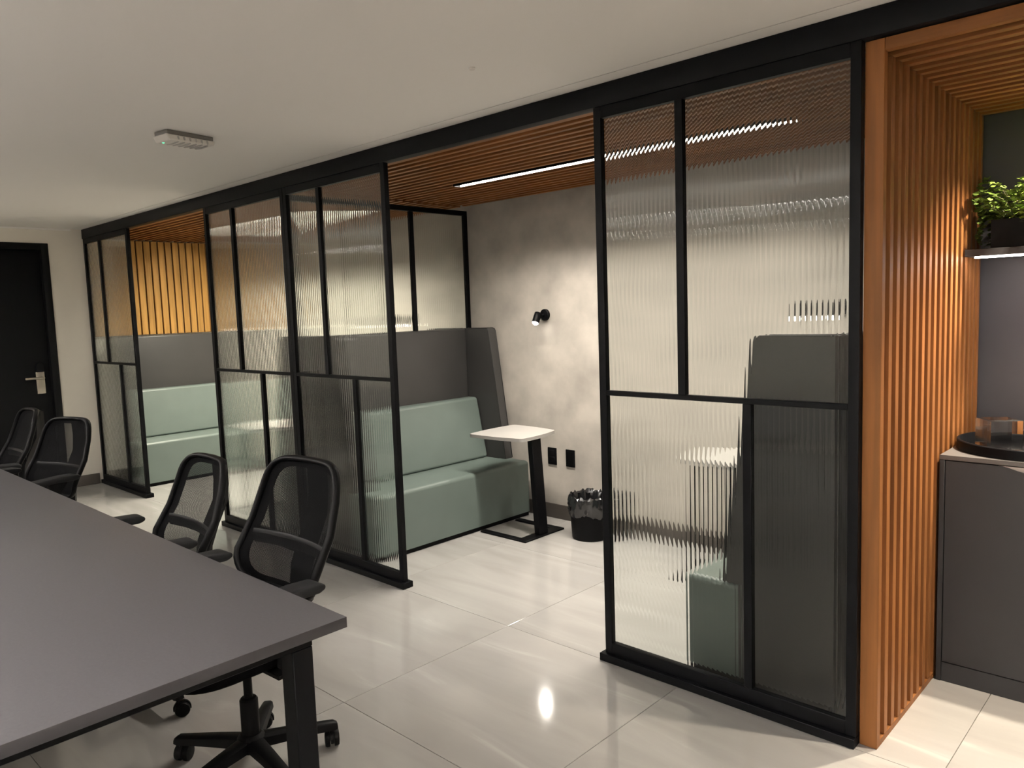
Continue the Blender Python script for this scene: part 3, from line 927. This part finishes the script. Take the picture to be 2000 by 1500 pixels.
t = thing('potted_fern', 'bushy green maidenhair fern in a black planter on the shelf', 'potted plant', (0.085, 1.06, 1.6965))
bm = bmesh.new()
box_bm(bm, 0, 0.62, 0, 0.16, 0, 0.012)
box_bm(bm, 0, 0.62, 0, 0.010, 0.012, 0.115)
box_bm(bm, 0, 0.62, 0.150, 0.16, 0.012, 0.115)
box_bm(bm, 0, 0.010, 0.010, 0.150, 0.012, 0.115)
box_bm(bm, 0.61, 0.62, 0.010, 0.150, 0.012, 0.115)
link('planter', finish(bm, 'planter'), M_POT, t)
box('soil', 0.0105, 0.6095, 0.0105, 0.1495, 0.0125, 0.10, M_SOIL, t)
bl = bmesh.new(); bs = bmesh.new()
rnd = random.Random(3)
for f in range(110):
    bx, by = rnd.uniform(0.015, 0.42), rnd.uniform(0.03, 0.13)
    az = rnd.uniform(0, 2 * PI)
    if bx < 0.13 and rnd.random() < 0.75:
        az = PI + rnd.uniform(-0.85, 0.7)
    Ln = rnd.uniform(0.12, 0.26)
    rise = rnd.uniform(0.12, 0.36); droop = rnd.uniform(0.12, 0.26)
    spine = []
    for k in range(9):
        u = k / 8
        q = Vector((bx + math.cos(az) * Ln * u, by + math.sin(az) * Ln * 0.8 * u, 0.10 + rise * u - droop * u * u))
        q.x = max(q.x, -0.056 + 0.004 * rnd.random())
        q.y = min(q.y, 0.27)
        spine.append(q)
    tube_bm(bs, spine, 0.0012, 4)
    for k in range(2, 9):
        for s in (-1, 1, -1, 1):
            u = (k - rnd.random()) / 8
            i = min(int(u * 8), 7)
            q = spine[i].lerp(spine[i + 1], u * 8 - i)
            out = Vector((-math.sin(az) * s, math.cos(az) * s, rnd.uniform(-0.3, 0.5))) + Vector((math.cos(az), math.sin(az), 0)) * rnd.uniform(0, 0.6)
            out.normalize()
            q = q + out * rnd.uniform(0.003, 0.026) * (1.1 - 0.6 * u)
            sz = rnd.uniform(0.010, 0.0175)
            nrm = Vector((rnd.uniform(-0.6, 0.6), rnd.uniform(-0.6, 0.6), 1)).normalized()
            t1 = (out - nrm * out.dot(nrm)).normalized()
            t2 = nrm.cross(t1)
            q.x = max(q.x, -0.058); q.y = min(q.y, 0.27)
            q.z = max(q.z, 0.112 if bx > 0.02 and 0 < q.x < 0.6 and 0 < q.y < 0.16 else -0.02)
            vv = [bl.verts.new(q + t1 * a * sz + t2 * b * sz + nrm * c * sz) for a, b, c in ((-0.7, 0, 0), (0.1, -0.75, 0.12), (0.8, -0.4, 0.0), (0.9, 0.1, -0.1), (0.6, 0.55, 0.0), (-0.1, 0.75, 0.12))]
            bl.faces.new(vv)
fo = link('foliage', finish(bl, 'foliage'), M_LEAF, t)
fo['kind'] = 'stuff'
st = link('stems', finish(bs, 'stems', 60), M_STEM, t)
st['kind'] = 'stuff'

# niche downlight set in the portal ceiling
def downlight(label, x, y, energy):
    t = thing('downlight', label, 'ceiling light', (x, y, ZP - 0.0005), 0)
    bm = bmesh.new()
    lathe_bm(bm, [(0.052, 0.0), (0.052, -0.005), (0.042, -0.005), (0.038, 0.0)], 28, cap0=False, cap1=False)
    link('bezel', finish(bm, 'bezel', 40), M_BLACK, t)
    lathe('lens', [(0.037, -0.0005), (0.037, -0.0025)], M_DOWNB, t, 24)
    ld = bpy.data.lights.new('spot_light', 'SPOT')
    ld.energy = energy; ld.color = (1.0, 0.87, 0.68)
    ld.spot_size = math.radians(116); ld.spot_blend = 0.85; ld.shadow_soft_size = 0.03
    lo = bpy.data.objects.new('spot_light', ld); COL.objects.link(lo)
    lo.parent = t; lo.location = (0, 0, -0.012)
downlight('small recessed downlight near the front edge of the niche ceiling', 0.86, 0.40, P_NICHE)
downlight('small recessed downlight close to the fern shelf in the niche ceiling', 0.44, 0.925, P_NICHE * 1.45)

# ------------------------------------------------------------------ office ceiling: emergency light, sensor, added light bars
t = thing('emergency_light', 'white emergency light unit with green indicator on the office ceiling', 'emergency light', (-2.855, -0.885, HC), math.radians(98))
prism('housing', [(-0.120, -0.001), (0.120, -0.001), (0.120, -0.020), (-0.120, -0.020)], 'y', -0.052, 0.052, M_SHADEP, t, 0.003, 2)  # shadowed side wall below the ceiling, painted as a grey band
prism('cover', [(-0.128, -0.0205), (0.128, -0.0205), (0.120, -0.044), (-0.112, -0.050)], 'y', -0.058, 0.058, M_BOXP, t, 0.007, 3)
for k in range(6):
    x = -0.070 + k * 0.030
    tube('lens_rib', [(x, -0.0585, -0.026), (x + 0.003, -0.058, -0.036), (x + 0.008, -0.046, -0.047), (x + 0.010, 0.0, -0.049), (x + 0.008, 0.046, -0.047), (x + 0.003, 0.058, -0.036)], 0.0045, M_WHITE, t, 8)
lathe('indicator', [(0.006, -0.0495), (0.006, -0.052), (0.003, -0.054)], M_GREENL, t, 14, center=(-0.100, 0.015, 0))

t = lathe('ceiling_sensor', [(0.012, 0.0), (0.012, -0.004), (0.008, -0.008)], M_BOXP, None, 18)
t.location = (-1.24, -0.539, HC - 0.0005)
tag(t, 'tiny round white sensor button on the office ceiling', 'sensor')

def light_bar(label, x, y, L, rz, kd=1.0, ku=1.0):  # invented bars outside the view, added to brighten office and ceiling
    mdn = M_ROOMFILL if kd == 1.0 else emit('added_fill_bar_scaled', (1.0, 0.965, 0.925), P_ROOM * kd)
    mup = M_ROOMUP if ku == 1.0 else emit('added_uplight_scaled', (1.0, 0.965, 0.925), P_UP * ku)
    t = thing('light_bar', label, 'added fill light', (x, y, HC - 0.16), rz, 'added off-view office light bars')
    bm = bmesh.new()
    box_bm(bm, -L / 2 - 0.006, L / 2 + 0.006, -0.046, -0.040, -0.020, -0.0005)
    box_bm(bm, -L / 2 - 0.006, L / 2 + 0.006, 0.040, 0.046, -0.020, -0.0005)
    box_bm(bm, -L / 2 - 0.006, -L / 2, -0.040, 0.040, -0.020, -0.0005)
    box_bm(bm, L / 2, L / 2 + 0.006, -0.040, 0.040, -0.020, -0.0005)
    link('housing', finish(bm, 'housing'), M_WHITE, t)
    box('diffuser', -L / 2 + 0.0005, L / 2 - 0.0005, -0.0395, 0.0395, -0.016, -0.011, mdn, t)
    box('uplight_diffuser', -L / 2 + 0.0005, L / 2 - 0.0005, -0.0395, 0.0395, -0.010, -0.004, mup, t)
    for sx in (-1, 1):
        tube('cable', [(sx * L * 0.42, 0.043, -0.001), (sx * L * 0.42, 0.043, 0.1595)], 0.0015, M_STEEL, t, 6)
light_bar('added unseen light bar over the far end of the long desk', -5.2, -2.95, 2.2, 0, 1.7, 1.4)
light_bar('added unseen light bar over the middle of the long desk', -2.6, -2.95, 2.2, 0)
light_bar('added unseen light bar over the near end of the long desk', 0.0, -3.15, 2.2, 0)
light_bar('added unseen light bar beside the wall facing the long desk', -2.6, -4.5, 2.2, 0)
light_bar('added unseen light bar near the office corner facing the niche', 1.6, -4.3, 1.8, 0)
light_bar('added unseen light bar over the walkway in front of the niche', 1.75, -1.7, 2.0, PI / 2, 0.25, 1.25)
